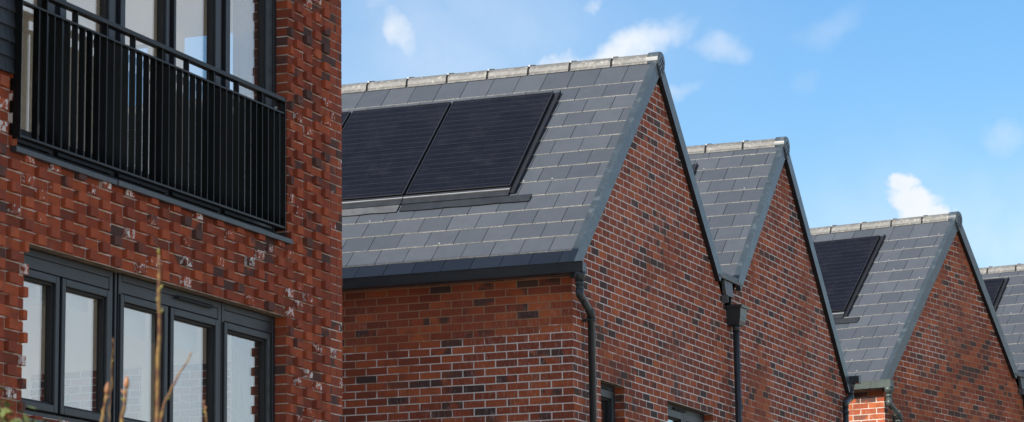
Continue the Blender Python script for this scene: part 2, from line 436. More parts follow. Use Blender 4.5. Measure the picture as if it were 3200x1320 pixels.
def make_house(name, label, first, loc, rz, L, windows=(), weathered_sunlit=False, group='brick gable houses', sunlit_fascia=False):
    root = thing(name, label, 'house', loc, rz, group)
    yr, zr, yo, yv = house_geom(first)
    dz = 0.0
    # ---- brick walls
    mb = MB()
    top = -0.075
    half = [(-SF, 1, zr - SF * yr + top), (SB, 1, zr + SB * yr + top)]
    ga, gb = (0.0, yv) if first else (yv, yo)
    ops = [(w[0], w[1], w[2], w[3]) for w in windows]
    gm = lambda u, z, d: (d, u, z)
    brick_wall(mb, gm, ga, gb, GROUND - loc[2] - 0.1, zr, half, ops, uph=0.0, effl=0.35)
    if first:
        fm = lambda u, z, d: (u, -d, z)
        brick_wall(mb, fm, -L, 0.0, GROUND - loc[2] - 0.1, 0.105, (), (), uph=0.1125 if not rz else 0.0, effl=0.25, tmul=0.6 if weathered_sunlit else 1.0, tadd=0.4 if weathered_sunlit else 0.0)  # lighter tone puts sunlight into the brick colour of this front wall
    # plain closing walls, away from the photograph's side
    ys = 0.02 if first else yv
    ye = yv if first else yo - 0.008
    zt = 0.10
    mb.face([(-L, ye, GROUND - loc[2]), (-L, ys, GROUND - loc[2]), (-L, ys, zt if first else .7), (-L, yr, zr - .1), (-L, ye, .7 if first else zt)], 0, (.5, .3, .5, 0))
    if not first:
        mb.face([(-0.008, yo, GROUND - loc[2]), (-L, yo, GROUND - loc[2]), (-L, yo, 0.12), (-0.008, yo, 0.12)], 0, (.5, .3, .5, 0))
    # window reveals in brick
    for (a, b, c, d) in ops:
        for (yy, sgn) in ((a, 1), (b, -1)):
            jm = lambda u, z, dd, yy=yy, sgn=sgn: (-u, yy + sgn * dd, z)
            brick_wall(mb, jm, 0.004, 0.20, c, d, (), (), stretch=0.225, uph=-0.01, effl=0.2, depth=0.004)
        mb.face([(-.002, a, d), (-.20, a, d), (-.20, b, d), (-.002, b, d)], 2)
        mb.face([(-.002, a, c), (-.002, b, c), (-.20, b, c), (-.20, a, c)], 1)
    mb.build('wall', ['house_brick', 'dull_mortar' if weathered_sunlit else 'house_mortar', 'soffit_board'], root, attr=True)
    # ---- roof slopes
    cf = 1 / math.hypot(1, SF); cb = 1 / math.hypot(1, SB)
    yb = -0.08 if first else 5.30               # lower edge of the front slope
    zb_ = zr - SF * (yr - yb)
    ff = lambda x, v, h: (x, yb + v * cf - h * SF * cf, zb_ + v * SF * cf + h * cf)
    lenf = (yr - yb) / cf
    ye2 = 4.70 if first else yo + 0.08          # lower edge of the back slope
    ze2 = zr - SB * (ye2 - yr)
    fb = lambda x, v, h: (-L - 0.02 - x, ye2 - v * cb + h * SB * cb, ze2 + v * SB * cb + h * cb)   # mirrored so that normals face out
    lenb = (ye2 - yr) / cb
    rb = MB()
    if first: vs = [-0.02] + [0.229 + 0.257 * i for i in range(13)]
    else: vs = [0.0] + [0.09 + 0.257 * i for i in range(12)]
    vs = [v for v in vs if v < lenf - 0.06] + [lenf - 0.01]
    slates(rb, L, -0.0, ff, vs, -0.415 + 0.3033 * 2)
    vb = [v for v in [0.257 * i for i in range(16)] if v < lenb - 0.06] + [lenb - 0.01]
    slates(rb, L, -0.0, fb, vb, -0.2 + 0.3033 * 2, False)
    rb.face([ff(-L, 0, -.004), ff(0, 0, -.004), ff(0, lenf, -.004), ff(-L, lenf, -.004)], 2)
    rb.face([fb(-L, 0, -.004), fb(0, 0, -.004), fb(0, lenb, -.004), fb(-L, lenb, -.004)], 2)
    roof = rb.build('roof', ['roof_slate', 'slate_edge', 'underlay'], root, attr=True)
    # ---- ridge tiles
    tb = MB(); x = -0.02; rr = 0.095; zc = zr - 0.047
    ends = [-0.02] + [-0.456 - 0.4685 * i for i in range(40)]
    for xa, xb in zip(ends, ends[1:]):
        if xb < -L: xb = -L
        n = 16; g = 0.013
        for j in range(n):
            a0, a1 = math.pi * (-0.06 + 1.12 * j / n), math.pi * (-0.06 + 1.12 * (j + 1) / n)
            def P(xx, an, r): return (xx, yr - math.cos(an) * r, zc + math.sin(an) * r)
            tb.face([P(xb + g, a1, rr), P(xb + g, a0, rr), P(xa - g, a0, rr), P(xa - g, a1, rr)], 0, smooth=True)
            tb.face([P(xa - g, a0, rr), P(xa - g, a0, rr - .016), P(xa - g, a1, rr - .016), P(xa - g, a1, rr)], 0)
            tb.face([P(xb + g, a1, rr), P(xb + g, a1, rr - .016), P(xb + g, a0, rr - .016), P(xb + g, a0, rr)], 0)
            tb.face([P(xb - g * 2, a0, rr - .014), P(xb - g * 2, a1, rr - .014), P(xb + g * 2, a1, rr - .014), P(xb + g * 2, a0, rr - .014)], 1, smooth=True)
        # lower lip and the fixing clip at the joint
        for sg in (-1, 1):
            tb.box(xb + g, xa - g, yr + sg * rr * 1.0 - .006, yr + sg * rr * 1.0 + .006, zc - .026, zc - .010, 0)
        tb.box(xb - .006, xb + .012, yr - .062, yr - .030, zc + rr * .80, zc + rr * 1.0, 2)
        tb.box(xb - .004, xb + .050, yr - .012, yr + .012, zc + rr - .002, zc + rr + .008, 1)
        if xb <= -L: break
    tb.build('ridge_tiles', ['ridge_concrete', 'underlay', 'steel'], roof)
    # ---- ridge end cap: shield with a round head and a blunt point, chevrons pressed into it
    cbm = MB(); R0 = 0.109; prof = []
    for j in range(19):
        a = math.pi * (1.06 - 1.12 * j / 18); prof.append((math.cos(a) * R0, math.sin(a) * R0))
    prof += [(0.092, -0.070), (0.032, -0.165), (-0.032, -0.165), (-0.092, -0.070)]
    pts = lambda xx, s: [(xx, yr + p[0] * s, zc + p[1] * s) for p in prof]
    A, B = pts(-0.055, 1.0), pts(0.062, 1.0); C2 = pts(0.074, 0.93)
    n = len(prof)
    for j in range(n):
        q = (j + 1) % n
        cbm.face([A[q], A[j], B[j], B[q]], 0, smooth=j < 18)
        cbm.face([B[q], B[j], C2[j], C2[q]], 0)
    cbm.face(list(reversed(C2)), 0); cbm.face(A, 0)
    for zz, w in ((0.035, .062), (-0.02, .062), (-0.075, .04)):
        for sg in (-1, 1):
            cbm.hexa([(0.073, yr, zc + zz), (0.079, yr, zc + zz), (0.079, yr + sg * w, zc + zz - .055), (0.073, yr + sg * w, zc + zz - .055),
                      (0.073, yr, zc + zz + .012), (0.079, yr, zc + zz + .012), (0.079, yr + sg * w, zc + zz - .043), (0.073, yr + sg * w, zc + zz - .043)], 0)
    cbm.build('ridge_end_cap', ['verge_metal', 'frame_dark'], roof, recalc=True)
    # ---- verge trims along both rakes
    for (fn, ln, mir) in ((ff, lenf, False), (fb, lenb, True)):
        vb_ = MB(); v = 0.0 if not mir else 0.02
        step = 0.98
        if first and not mir: v = -0.06
        fx = (lambda x, v, h, fn=fn: fn(x, v, h)) if not mir else (lambda x, v, h, fn=fn: fn(-L - 0.02 - x, v, h))
        while v < ln - 0.05:
            w = min(v + step, ln - 0.03)
            a, b = v + 0.001, w - 0.002
            D = -0.125
            ring = lambda vv: [fx(0.004, vv, D), fx(0.055, vv, D), fx(0.055, vv, 0.020), fx(-0.012, vv, 0.027), fx(-0.012, vv, 0.019), fx(0.004, vv, 0.012)]
            r0, r1 = ring(a), ring(b)
            for j in range(6):
                q = (j + 1) % 6
                vb_.face([r0[j], r0[q], r1[q], r1[j]], 1 if (j == 0) else 0)
            vb_.face(r0, 0); vb_.face(list(reversed(r1)), 0)
            v = w
        vb_.build('verge_trim', ['verge_metal', 'frame_dark'], root, recalc=True)
    # ---- eaves: fascia, gutter
    gp = 'gutter_plastic_weathered' if weathered_sunlit else 'gutter_plastic'
    sg, y0 = (1, 0.0) if first else (-1, yo)
    Y = lambda d: y0 - sg * d                     # distance out from the wall
    fb_ = MB()
    fb_.box(-L, 0.012, min(Y(.004), Y(.022)), max(Y(.004), Y(.022)), 0.088, 0.165)
    fb_.box(-L, 0.010, min(Y(-.05), Y(.03)), max(Y(-.05), Y(.03)), 0.166, 0.200)
    fb_.build('fascia', 'fascia_sunlit' if sunlit_fascia else 'fascia_grey', root, bevel=0.003)
    gx = 0.165
    g = MB(); i0, i1 = 0.035, 0.150
    za, zb2 = (0.092, 0.188)
    def gb_(d0, d1, z0_, z1_, xa=-L, xb=gx): g.box(xa, xb, min(Y(d0), Y(d1)), max(Y(d0), Y(d1)), z0_, z1_)
    gb_(i0, i1, za, za + .006); gb_(i1 - .005, i1 + .001, za + .0062, zb2); gb_(i0, i0 + .005, za + .0062, zb2 - .003)
    gb_(i1 - .012, i1 + .004, zb2 + .0005, zb2 + .008)                          # rolled front lip
    gb_(i0 + .0055, i1 - .0055, za + .0065, zb2 - .001, gx - .006, gx)            # stop end
    for xx in [gx - .30 - 1.9 * q for q in range(5)]:
        if xx > -L: gb_(i1 + .0015, i1 + .006, za + .003, zb2 - .001, xx - .02, xx + .02)
    gut = g.build('gutter', gp, root, bevel=0.002)
    # ---- downpipe with swan neck round the corner
    p = MB(); r = 0.036; px = 0.112
    oy = Y(0.092); gy = Y(-0.30)
    xw = 0.082
    if first:
        path = [(px, oy, za - .02), (px, oy, -0.115), (xw, gy, -0.245), (xw, gy, GROUND - loc[2])]
    else:
        oy = Y(0.085); gy = Y(0.02)
        path = [(0.040, oy, za - .02), (0.040, oy, -0.085), (xw - .005, yo - .33, -0.20), (xw - .005, yo - .33, GROUND - loc[2])]
    p.tube(path, r, 18)
    o = Vector(path[0])
    p.tube([(o.x, o.y, za + .002), (o.x, o.y, za - .03), (o.x, o.y, za - .085)], [0.062, 0.056, 0.040], 18)       # running outlet
    p.tube([(o.x, o.y, za - .085), (o.x, o.y, za - .125)], 0.041, 18)
    b1, b2 = Vector(path[1]), Vector(path[2])
    p.tube([b1 + Vector((0, 0, .055)), b1 + Vector((0, 0, -.0)), b1 + (b2 - b1) * .25], 0.0395, 18)
    p.tube([b2 + (b1 - b2) * .25, b2, b2 + Vector((0, 0, -.055))], 0.0395, 18)
    dp = p.build('downpipe', gp, root)
    q = Vector(path[3])
    for zz in (-0.31, -2.1, -3.9):
        c = MB()
        c.tube([(q.x, q.y, zz + .014), (q.x, q.y, zz - .014)], 0.043, 16)
        c.box(min(0.0, q.x - .03) if first else q.x - .03, q.x, q.y - .03, q.y + .03, zz - .012, zz + .012)
        c.box(q.x - .03, q.x - .005, q.y - .075, q.y - .03, zz - .012, zz + .010)
        c.build('pipe_clip', gp, dp)
    # ---- windows
    for (a, b, c_, d, kind) in windows:
        XF = -0.095
        f = MB()
        def rect(y0, y1, z0, z1, w, x0, x1, mb=f, mat=0):
            mb.box(x0, x1, y0, y0 + w, z0, z1, mat); mb.box(x0, x1, y1 - w, y1, z0, z1, mat)
            mb.box(x0, x1, y0 + w, y1 - w, z1 - w, z1, mat); mb.box(x0, x1, y0 + w, y1 - w, z0, z0 + w, mat)
        rect(a + .008, b - .008, c_ + .01, d - .006, .055, XF - .07, XF)
        lights = [(a + .064, b - .064)] if kind == 1 else [(a + .064, (a + b) / 2 - .004), ((a + b) / 2 + .004, b - .064)]
        gl = MB()
        for (p0, p1) in lights:
            rect(p0, p1, c_ + .066, d - .062, .075, XF - .055, XF + .012)
            rect(p0 + .0755, p1 - .0755, c_ + .1415, d - .1375, .016, XF - .05, XF - .012, mat=1)
            gl.box(XF - .040, XF - .034, p0 + .085, p1 - .085, c_ + .15, d - .147)
        if kind == 2: f.box(XF - .07, XF - .02, (a + b) / 2 - .003, (a + b) / 2 + .003, c_ + .07, d - .07, 1)
        win = f.build('window', ['frame_grey', 'frame_dark'], root, bevel=0.004)
        gl.build('pane', 'window_glass', win)
        v = MB()                                   # trickle vent hood on the head
        vc = a + (b - a) * (0.42 if kind == 2 else 0.4); hw = 0.20
        v.hexa([(XF + .001, vc - hw, d - .052), (XF + .030, vc - hw, d - .052), (XF + .030, vc + hw, d - .052), (XF + .001, vc + hw, d - .052),
                (XF + .001, vc - hw, d - .026), (XF + .016, vc - hw + .01, d - .026), (XF + .016, vc + hw - .01, d - .026), (XF + .001, vc + hw, d - .026)])
        v.build('vent', 'gutter_plastic', win, bevel=0.003)
        iw = MB()                                  # dim room lining seen through the pane
        iw.box(-1.6, -1.55, a - .5, b + .5, c_ - .3, d + .3, 0)
        iw.box(-1.55, -.20, a - .5, b + .5, d + .25, d + .3, 1)
        iw.build('room_lining', ['dark_room', 'plaster'], win)
    return root

def add_valley(root, loc):
    """lead valley end, chute, hopper head and its pipe between the two gables"""
    m = MB()
    m.box(-7.0, 0.050, 4.60, 5.41, 0.735, 0.775)
    m.box(0.030, 0.062, 4.585, 5.42, 0.700, 0.7345)
    m.build('valley_gutter', 'lead', root, bevel=0.004)
    m = MB()
    m.hexa([(0.003, 4.83, .54), (0.050, 4.83, .53), (0.050, 5.10, .53), (0.003, 5.10, .54), (0.003, 4.80, .699), (0.040, 4.80, .699), (0.040, 5.10, .699), (0.003, 5.10, .699)])
    m.box(0.003, .075, 4.805, 4.825, 0.44, .53); m.box(0.003, .03, 5.08, 5.10, 0.44, .535)
    m.build('chute', 'lead', root, bevel=0.004)
    h = MB(); ya, yb, xa, xb = 4.955, 5.205, 0.006, 0.170
    def ring(z, i): return [(xa, ya + i, z), (xb - i, ya + i, z), (xb - i, yb - i, z), (xa, yb - i, z)]
    R = [ring(.215, .035), ring(.262, .018), ring(.405, .0), ring(.4055, -.018), ring(.436, -.022), ring(.436, .0), ring(.30, .01)]
    for p, q in zip(R, R[1:]):
        for j in range(4):
            h.face([p[j], p[(j + 1) % 4], q[(j + 1) % 4], q[j]])
    h.face(list(reversed(R[0]))); h.face(R[-1])
    h.build('hopper_head', 'gutter_plastic', root, recalc=True)
    p = MB(); x, y = 0.085, 5.045
    p.tube([(x, y, .235), (x, y, GROUND - loc[2])], 0.036, 18)
    p.tube([(x, y, .225), (x, y, .15)], 0.041, 18)
    d = p.build('downpipe', 'gutter_plastic', root)
    for zz in (-1.9, -3.7):
        c = MB()
        c.tube([(x, y, zz + .014), (x, y, zz - .014)], 0.043, 16); c.box(0.0, x, y - .03, y + .03, zz - .012, zz + .012)
        c.build('pipe_clip', 'gutter_plastic', d)

ROT34 = -R(9.7); LOC34 = (0.107, 11.532, 0.08)
WIN1 = [(0.765, 1.456, -2.05, -0.820, 1), (2.815, 4.366, -2.05, -0.820, 2)]
h1 = make_house('brick_house', 'nearest brick gable house, long slate roof with three black solar panels', True, (0, 0, 0), 0, 8.0, WIN1)
add_valley(h1, (0, 0, 0))
h2 = make_house('brick_house', 'brick gable house joined behind the nearest one across a lead valley', False, (0, 0, 0), 0, 8.0)
h3 = make_house('brick_house', 'brick gable house beyond the gap, turned slightly, with an orange sunlit strip of front wall', True, LOC34, ROT34, 8.0, weathered_sunlit=True, sunlit_fascia=True)
add_valley(h3, LOC34)
h4 = make_house('brick_house', 'farthest slate-roofed brick house, only part of its roof showing at right edge', False, LOC34, ROT34, 8.0, weathered_sunlit=True)

# ------------------------------------------------------------------ solar panels
def make_panel(label, first, house, xr, v0, group='black solar panels on the slate roofs', end=False, base=0.060):
    """xr: local x of the right edge, v0: distance up the slope of the bottom edge"""
    yr, zr, yo, yv = house_geom(first)
    cf = 1 / math.hypot(1, SF); yb = -0.08; zb = zr - SF * (yr - yb)
    if not first: yb = yv - 0.35; zb = zr - SF * (yr - yb)
    W, H, T = 1.134, 1.770, 0.035
    ang = math.atan(SF)
    # frame of the panel: x across, y up the slope, z out of the roof
    mt = house.matrix_basis.copy()
    Lm = Matrix.Translation((xr - W, yb + v0 * cf - base * SF * cf, zb + v0 * SF * cf + base * cf)) @ Matrix.Rotation(ang, 4, 'X')
    root = thing('solar_panel', label, 'solar panel', group=group)
    root.matrix_basis = Matrix.Translation(house.location) @ Matrix.Rotation(house.rotation_euler.z, 4, 'Z') @ Lm
    m = MB(); m.face([(.012, .012, -.004), (W - .012, .012, -.004), (W - .012, H - .012, -.004), (.012, H - .012, -.004)])
    m.build('cell_sheet', 'cells', root)
    f = MB(); w = .013
    f.box(0, w, 0, H, -T, 0); f.box(W - w, W, 0, H, -T, 0); f.box(w, W - w, 0, w, -T, 0); f.box(w, W - w, H - w, H, -T, 0)
    f.box(.02, W - .02, .02, H - .02, -T - .006, -.012)
    f.build('frame', 'panel_frame', root, bevel=0.0015)
    # flashing tray: folded upstand with a painted-in highlight strip below the panel, side channel, lead apron on the slates
    t = MB(); gz = -base + .017
    t.hexa([(-.012, -.145, gz + .008), (W + .008, -.145, gz + .008), (W + .008, -.012, gz + .008), (-.012, -.012, gz + .008),
            (-.012, -.145, gz + .016), (W + .008, -.145, gz + .016), (W + .008, -.012, gz + .030), (-.012, -.012, gz + .030)], 0)
    t.box(-.012, W + .008, -.066, -.052, gz + .026, gz + .037, 1)  # light strip drawn as the highlight line on the upstand
    t.box(-.012, W + .008, -.0115, H + .02, gz + .004, gz + .012, 2)
    if end:
        t.box(W + .0085, W + .060, -.10, H + .03, gz + .004, gz + .012, 2)
        t.box(W + .060, W + .068, -.10, H + .03, gz + .004, gz + .034, 2)
    t.build('flashing', ['lead_dark', 'steel', 'panel_frame'], root)
    a = MB(); nx = 8; xe = W + (.26 if end else -.004)
    for i in range(nx):
        xa, xb = -.004 + (xe + .004) * i / nx, -.004 + (xe + .004) * (i + 1) / nx
        la, lb = (math.sin(i * 2.1 + v0) * .006, math.sin((i + 1) * 2.1 + v0) * .006)
        a.hexa([(xa, -.262 + la, gz), (xb, -.262 + lb, gz), (xb, -.146, gz), (xa, -.146, gz), (xa, -.262 + la, gz + .007), (xb, -.262 + lb, gz + .007), (xb, -.146, gz + .009), (xa, -.146, gz + .009)], 0)
    a.build('apron', 'lead' if not end else 'lead_dark', root)
    return root
V0 = 1.395 + 0.015
make_panel('black solar panel nearest the verge of the closest slate roof, whole face showing', True, h1, -0.965, V0, end=True)
make_panel('large solar panel on the closest roof, left edge cut off by the apartment block', True, h1, -2.128, V0)
make_panel('thin dark sliver of solar panel beside the apartment block corner', True, h1, -3.291, V0)
make_panel('dark corner of a solar panel peeping over the rake of the nearest gable', False, h2, -1.03, V0 + .08, end=True)
make_panel('black solar panel half hidden behind the second gable, on the roof beyond the gap', True, h3, -1.005, V0 + .22, end=True)
make_panel('small dark wedge of solar panel on the farthest roof at the right edge', False, h4, -1.05, V0 + .15, end=True)

# ------------------------------------------------------------------ apartment building on the left
XL = -0.548
YN, YS, XB, ZP = -4.040, -11.6, -8.5, 3.36
apt = thing('apartment_building', 'tall apartment block with knobbly textured red brick, grey framed windows and a black Juliet balcony', 'apartment block')
LOW = (-9.130, -5.100, -2.060, -0.905)
UPO = (-9.300, -5.085, -0.285, 2.100)
CO = 0.0761; ZPH = 1.373; STR = 0.234
wb = MB()
fm = lambda u, z, d: (XL + d, u, z)
HANG = (-11.7, -9.305, 0.20, ZP + 1)
# header phase: columns start at y = -4.973 in even courses
UPH = -4.973
brick_wall(wb, fm, YS, YN, GROUND, ZP, (), (LOW, UPO, HANG), bond='flemish', course=CO, zph=ZPH - 2 * CO * 60 + CO, uph=UPH, proj=0.034, effl=1.0,
           stretch=STR, proj_u=-4.31, depth=0.0045, jit=0.0016)
for (o, off) in ((LOW, 0), (UPO, 1)):
    a, b, c, d = o
    for yy, sg in ((a, 1), (b, -1)):
        jm = lambda u, z, dd, yy=yy, sg=sg: (XL - u, yy + sg * dd, z)
        brick_wall(wb, jm, 0.004, 0.30, c, d, (), (), course=CO, zph=ZPH - 200 * CO, stretch=.30, uph=0.0, effl=0.3, depth=0.004)
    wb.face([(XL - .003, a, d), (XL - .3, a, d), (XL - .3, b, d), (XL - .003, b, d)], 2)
    wb.face([(XL - .003, b, c), (XL - .3, b, c), (XL - .3, a, c), (XL - .003, a, c)], 1)
# north end wall with two window openings, unseen openings added in the west and south walls
NOPEN = [(-2.70, -2.221, 0.35, 1.634), (-1.868, -1.38, 0.35, 1.650)]
NLOW = [(-3.30, -2.25, -1.95, -1.13), (-2.12, -1.42, -1.95, -1.13)]
WOPEN = [(-11.0, -8.4, 0.0, 2.1), (-7.9, -5.0, 0.0, 2.1), (-11.0, -8.4, -2.8, -0.75), (-7.9, -5.0, -2.8, -0.75)]  # unseen openings added to let daylight brighten the rooms
SOPEN = [(-7.6, -4.6, 0.0, 2.1), (-4.2, -1.2, 0.0, 2.1), (-7.6, -4.6, -2.8, -0.75), (-4.2, -1.2, -2.8, -0.75)]  # added likewise, so sunlight reaches deep into the rooms
nm = lambda u, z, d: (u, YN + d, z)
brick_wall(wb, nm, XB, XL - .002, GROUND, ZP, (), [(o[0] - .22, o[1], o[2], o[3] + .08) for o in NOPEN + NLOW], course=CO, zph=ZPH - 200 * CO, effl=0.3)
for (a, b, c, d) in NOPEN + NLOW:
    y0, y1 = YN - .004, YN - .30
    A, D = a - .22, d + .08
    wb.face([(A, y0, c), (a, y1, c), (a, y1, d), (A, y0, D)], 0, (.5, .3, .4, 0)); wb.face([(b, y0, D), (b, y1, d), (b, y1, c), (b, y0, c)], 0, (.5, .3, .4, 0))
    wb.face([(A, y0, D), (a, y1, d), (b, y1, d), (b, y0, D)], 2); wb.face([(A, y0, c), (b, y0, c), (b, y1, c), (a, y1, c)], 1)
def holed(mb, P, u0, u1, z0, z1, ops, mat, col=(.5, .3, .5, 0)):
    us = sorted({u0, u1, *[o[0] for o in ops], *[o[1] for o in ops]}); zs = sorted({z0, z1, *[o[2] for o in ops], *[o[3] for o in ops]})
    for a, b in zip(us, us[1:]):
        for c, d in zip(zs, zs[1:]):
            um, zm = (a + b) / 2, (c + d) / 2
            if any(o[0] < um < o[1] and o[2] < zm < o[3] for o in ops): continue
            mb.face([P(a, c), P(b, c), P(b, d), P(a, d)], mat, col)
holed(wb, lambda u, z: (XB, u, z), YS, YN, GROUND, ZP, WOPEN, 0)
holed(wb, lambda u, z: (u, YS, z), XB, XL, GROUND, ZP, SOPEN, 0)
wb.build('wall', ['textured_brick', 'textured_mortar', 'soffit_board'], apt, attr=True)
rb = MB(); rb.box(XB - .02, XL + .05, YS - .02, YN + .03, ZP + .001, ZP + .06)
rb.build('roof_coping', 'trim_grey', apt)

# slate hanging beside the balcony
sb = MB(); g_ = 0.105; row = 0
z = 0.185
while z < ZP:
    y = -9.318 - (row % 2) * 0.075 + 0.001
    first_ = True
    yb_ = -9.318
    while yb_ > -11.6:
        ya_ = yb_ - (0.15 if not (first_ and row % 2) else 0.075) + .004
        h = rng.uniform(0, .006); col = (rng.random(), rng.random(), rng.random(), 0)
        x0 = XL + .012; x1 = XL + .036 + h
        sb.hexa([(x0, ya_, z + rng.uniform(-.004, .004)), (x1, ya_, z), (x1, yb_, z + rng.uniform(-.003, .003)), (x0, yb_, z), (x0, ya_, z + g_), (x0 + .010, ya_, z + g_ + .01), (x0 + .010, yb_, z + g_ + .01), (x0, yb_, z + g_)], 0, col)
        yb_ = ya_ - .004; first_ = False
    z += g_; row += 1
sb.box(XL - .004, XL + .011, -11.6, -9.306, 0.2, ZP, 0, (.1, .5, .5, 0))
sb.build('slate_hanging', ['hung_slate'], apt, attr=True)

# windows and doors ---------------------------------------------------------
XW = XL - .095
def frect(mb, y0, y1, z0, z1, w, x0, x1, mat=0):
    mb.box(x0, x1, y0, y0 + w, z0, z1, mat); mb.box(x0, x1, y1 - w, y1, z0, z1, mat)
    mb.box(x0, x1, y0 + w, y1 - w, z1 - w, z1, mat); mb.box(x0, x1, y0 + w, y1 - w, z0, z0 + w, mat)
def vent(parent, y0, y1, zc, x):
    v = MB()
    v.hexa([(x + .001, y0, zc - .016), (x + .034, y0, zc - .016), (x + .034, y1, zc - .016), (x + .001, y1, zc - .016),
            (x + .001, y0, zc + .012), (x + .016, y0 + .02, zc + .012), (x + .016, y1 - .02, zc + .012), (x + .001, y1, zc + .012)])
    v.build('vent', 'gutter_plastic', parent, bevel=0.004)
def casement(parent, g0, g1, zb, zt, st=.068, bead=.016):
    """sash round a pane g0..g1 (y), zb..zt"""
    s = MB()
    frect(s, g0 - st, g1 + st, zb - st, zt + st, st - bead, XW - .06, XW + .016)
    frect(s, g0 - bead, g1 + bead, zb - bead, zt + bead, bead, XW - .058, XW - .006, 1)
    o = s.build('sash', ['frame_grey', 'frame_dark'], parent, bevel=0.005)
    p = MB(); p.box(XW - .046, XW - .040, g0, g1, zb, zt); p.build('pane', 'window_glass', parent)
ZG0, ZG1 = -1.925, -1.125
units = [(-9.124, -7.745, [(-9.000, -8.582), (-8.412, -7.868)]), (-7.660, -6.052, [(-7.586, -7.006), (-6.828, -6.188)]), (-6.040, -5.108, [(-5.956, -5.300)])]
for ui, (a, b, lights) in enumerate(units):
    f = MB()
    zt, zb = -0.912, -2.052
    frect(f, a, b, zb, zt, .05, XW - .075, XW)
    f.box(XW - .075, XW - .004, a + .05, b - .05, zt - .135, zt - .05)            # deep head
    for (l0, l1), (m0, m1) in zip(lights, lights[1:]):
        f.box(XW - .075, XW - .024, l1 + .069, m0 - .069, zb + .05, zt - .135, 1)   # recessed mullion
    win = f.build('window', ['frame_grey', 'frame_dark'], apt, bevel=0.005)
    for l0, l1 in lights: casement(win, l0, l1, ZG0, ZG1)
    if ui == 1: vent(win, -6.80, -6.21, -0.965, XW)
    bl = MB()
    for l0, l1 in lights:
        bl.box(XW - .17, XW - .165, l0 - .06, l1 + .06, (-1.20, -1.30, -1.06)[ui], -0.98)
    bl.build('blind', 'blind_cloth', win)
cm = MB(); cm.box(XW - .08, XW - .03, -7.744, -7.661, -2.05, -0.912); cm.box(XW - .03, XW + .002, -7.716, -7.690, -2.05, -0.9125)
cm.build('coupling_mullion', 'frame_grey', apt, bevel=0.004)
sl = MB()
sl.hexa([(XW - .05, -9.12, -2.10), (XL + .055, -9.12, -2.115), (XL + .055, -5.11, -2.115), (XW - .05, -5.11, -2.10),
         (XW - .05, -9.12, -2.058), (XL + .055, -9.12, -2.085), (XL + .055, -5.11, -2.085), (XW - .05, -5.11, -2.058)])
sl.build('window_sill', 'sill_metal', apt, bevel=0.003)

# full height glazing behind the balcony
glz = [(-9.190, -8.765), (-8.463, -7.889), (-7.615, -7.019), (-6.827, -6.212), (-5.929, -5.325)]
f = MB(); zb, zt = -0.280, 2.09
frect(f, UPO[0] + .006, UPO[1] - .006, zb, zt, .055, XW - .075, XW)
gaps = [(-9.290, glz[0][0])] + [(glz[i][1], glz[i + 1][0]) for i in range(4)] + [(glz[4][1], -5.096)]
for i, (a, b) in enumerate(gaps[1:-1]):
    c = (a + b) / 2
    f.box(XW - .075, XW - .020, c - .07, c + .07, zb + .055, zt - .055, 1)
    f.box(XW - .0195, XW - .004, c - .045, c + .005, zb + .055, zt - .055, 0)
win = f.build('balcony_glazing', ['frame_grey', 'frame_dark'], apt, bevel=0.005)
for i, (a, b) in enumerate(glz):
    st0 = (gaps[i][1] - gaps[i][0]) / 2 - .05 if i else .055; st1 = (gaps[i + 1][1] - gaps[i + 1][0]) / 2 - .05 if i < 4 else .13
    s = MB(); w = .016
    for (y0, y1) in ((a - max(.05, st0), a - w), (b + w, b + max(.05, st1))): s.box(XW - .06, XW + .014, y0, y1, zb + .06, zt - .06)
    s.box(XW - .06, XW + .014, a - w + .0005, b + w - .0005, zb + .06, zb + .15); s.box(XW - .06, XW + .014, a - w + .0005, b + w - .0005, zt - .15, zt - .06)
    frect(s, a - w, b + w, zb + .1505, zt - .1505, w, XW - .058, XW - .006, 1)
    s.build('sash', ['frame_grey', 'frame_dark'], win, bevel=0.004)
    p = MB(); p.box(XW - .046, XW - .040, a, b, zb + .166, zt - .166); p.build('pane', 'window_glass', win)
for y in (-7.86, -6.60):                                  # lever handles
    hnd = MB(); hnd.tube([(XW - .08, y, .76), (XW - .11, y, .76), (XW - .11, y + .11, .755)], .011, 10); hnd.build('handle', 'steel', win)

# rooms behind the glass
rm = MB()
def room(z0, z1, back, openings, mats=(0, 1)):
    x1 = XL - .31
    rm.face([(x1, YS + .3, z1), (back, YS + .3, z1), (back, YN - .30, z1), (x1, YN - .30, z1)], mats[0])
    rm.face([(x1, YS + .3, z0), (x1, YN - .30, z0), (back, YN - .30, z0), (back, YS + .3, z0)], mats[1])
    holed(rm, lambda u, z: (back, u, z), YS + .3, YN - .3, z0, z1, [o for o in WOPEN if z0 < o[2] < z1], mats[0])
    holed(rm, lambda u, z: (u, YS + .3, z), back, x1, z0, z1, [o for o in SOPEN if z0 < o[2] < z1], mats[0])
    us = sorted({back, x1, *[o[0] for o in openings], *[o[1] for o in openings]}); zs = sorted({z0, z1, *[o[2] for o in openings], *[o[3] for o in openings]})
    for a, b in zip(us, us[1:]):
        for c, d in zip(zs, zs[1:]):
            um, zm = (a + b) / 2, (c + d) / 2
            if any(o[0] < um < o[1] and o[2] < zm < o[3] for o in openings): continue
            rm.face([(a, YN - .30, c), (b, YN - .30, c), (b, YN - .30, d), (a, YN - .30, d)], mats[0])
room(-0.26, 2.35, XB + .3, NOPEN)
room(-3.05, -0.55, XB + .3, NLOW)
rm.build('room_lining', ['plaster', 'floorboard'], apt)
cu = MB()  # dark folds added to stand for the shade behind the right-hand panes
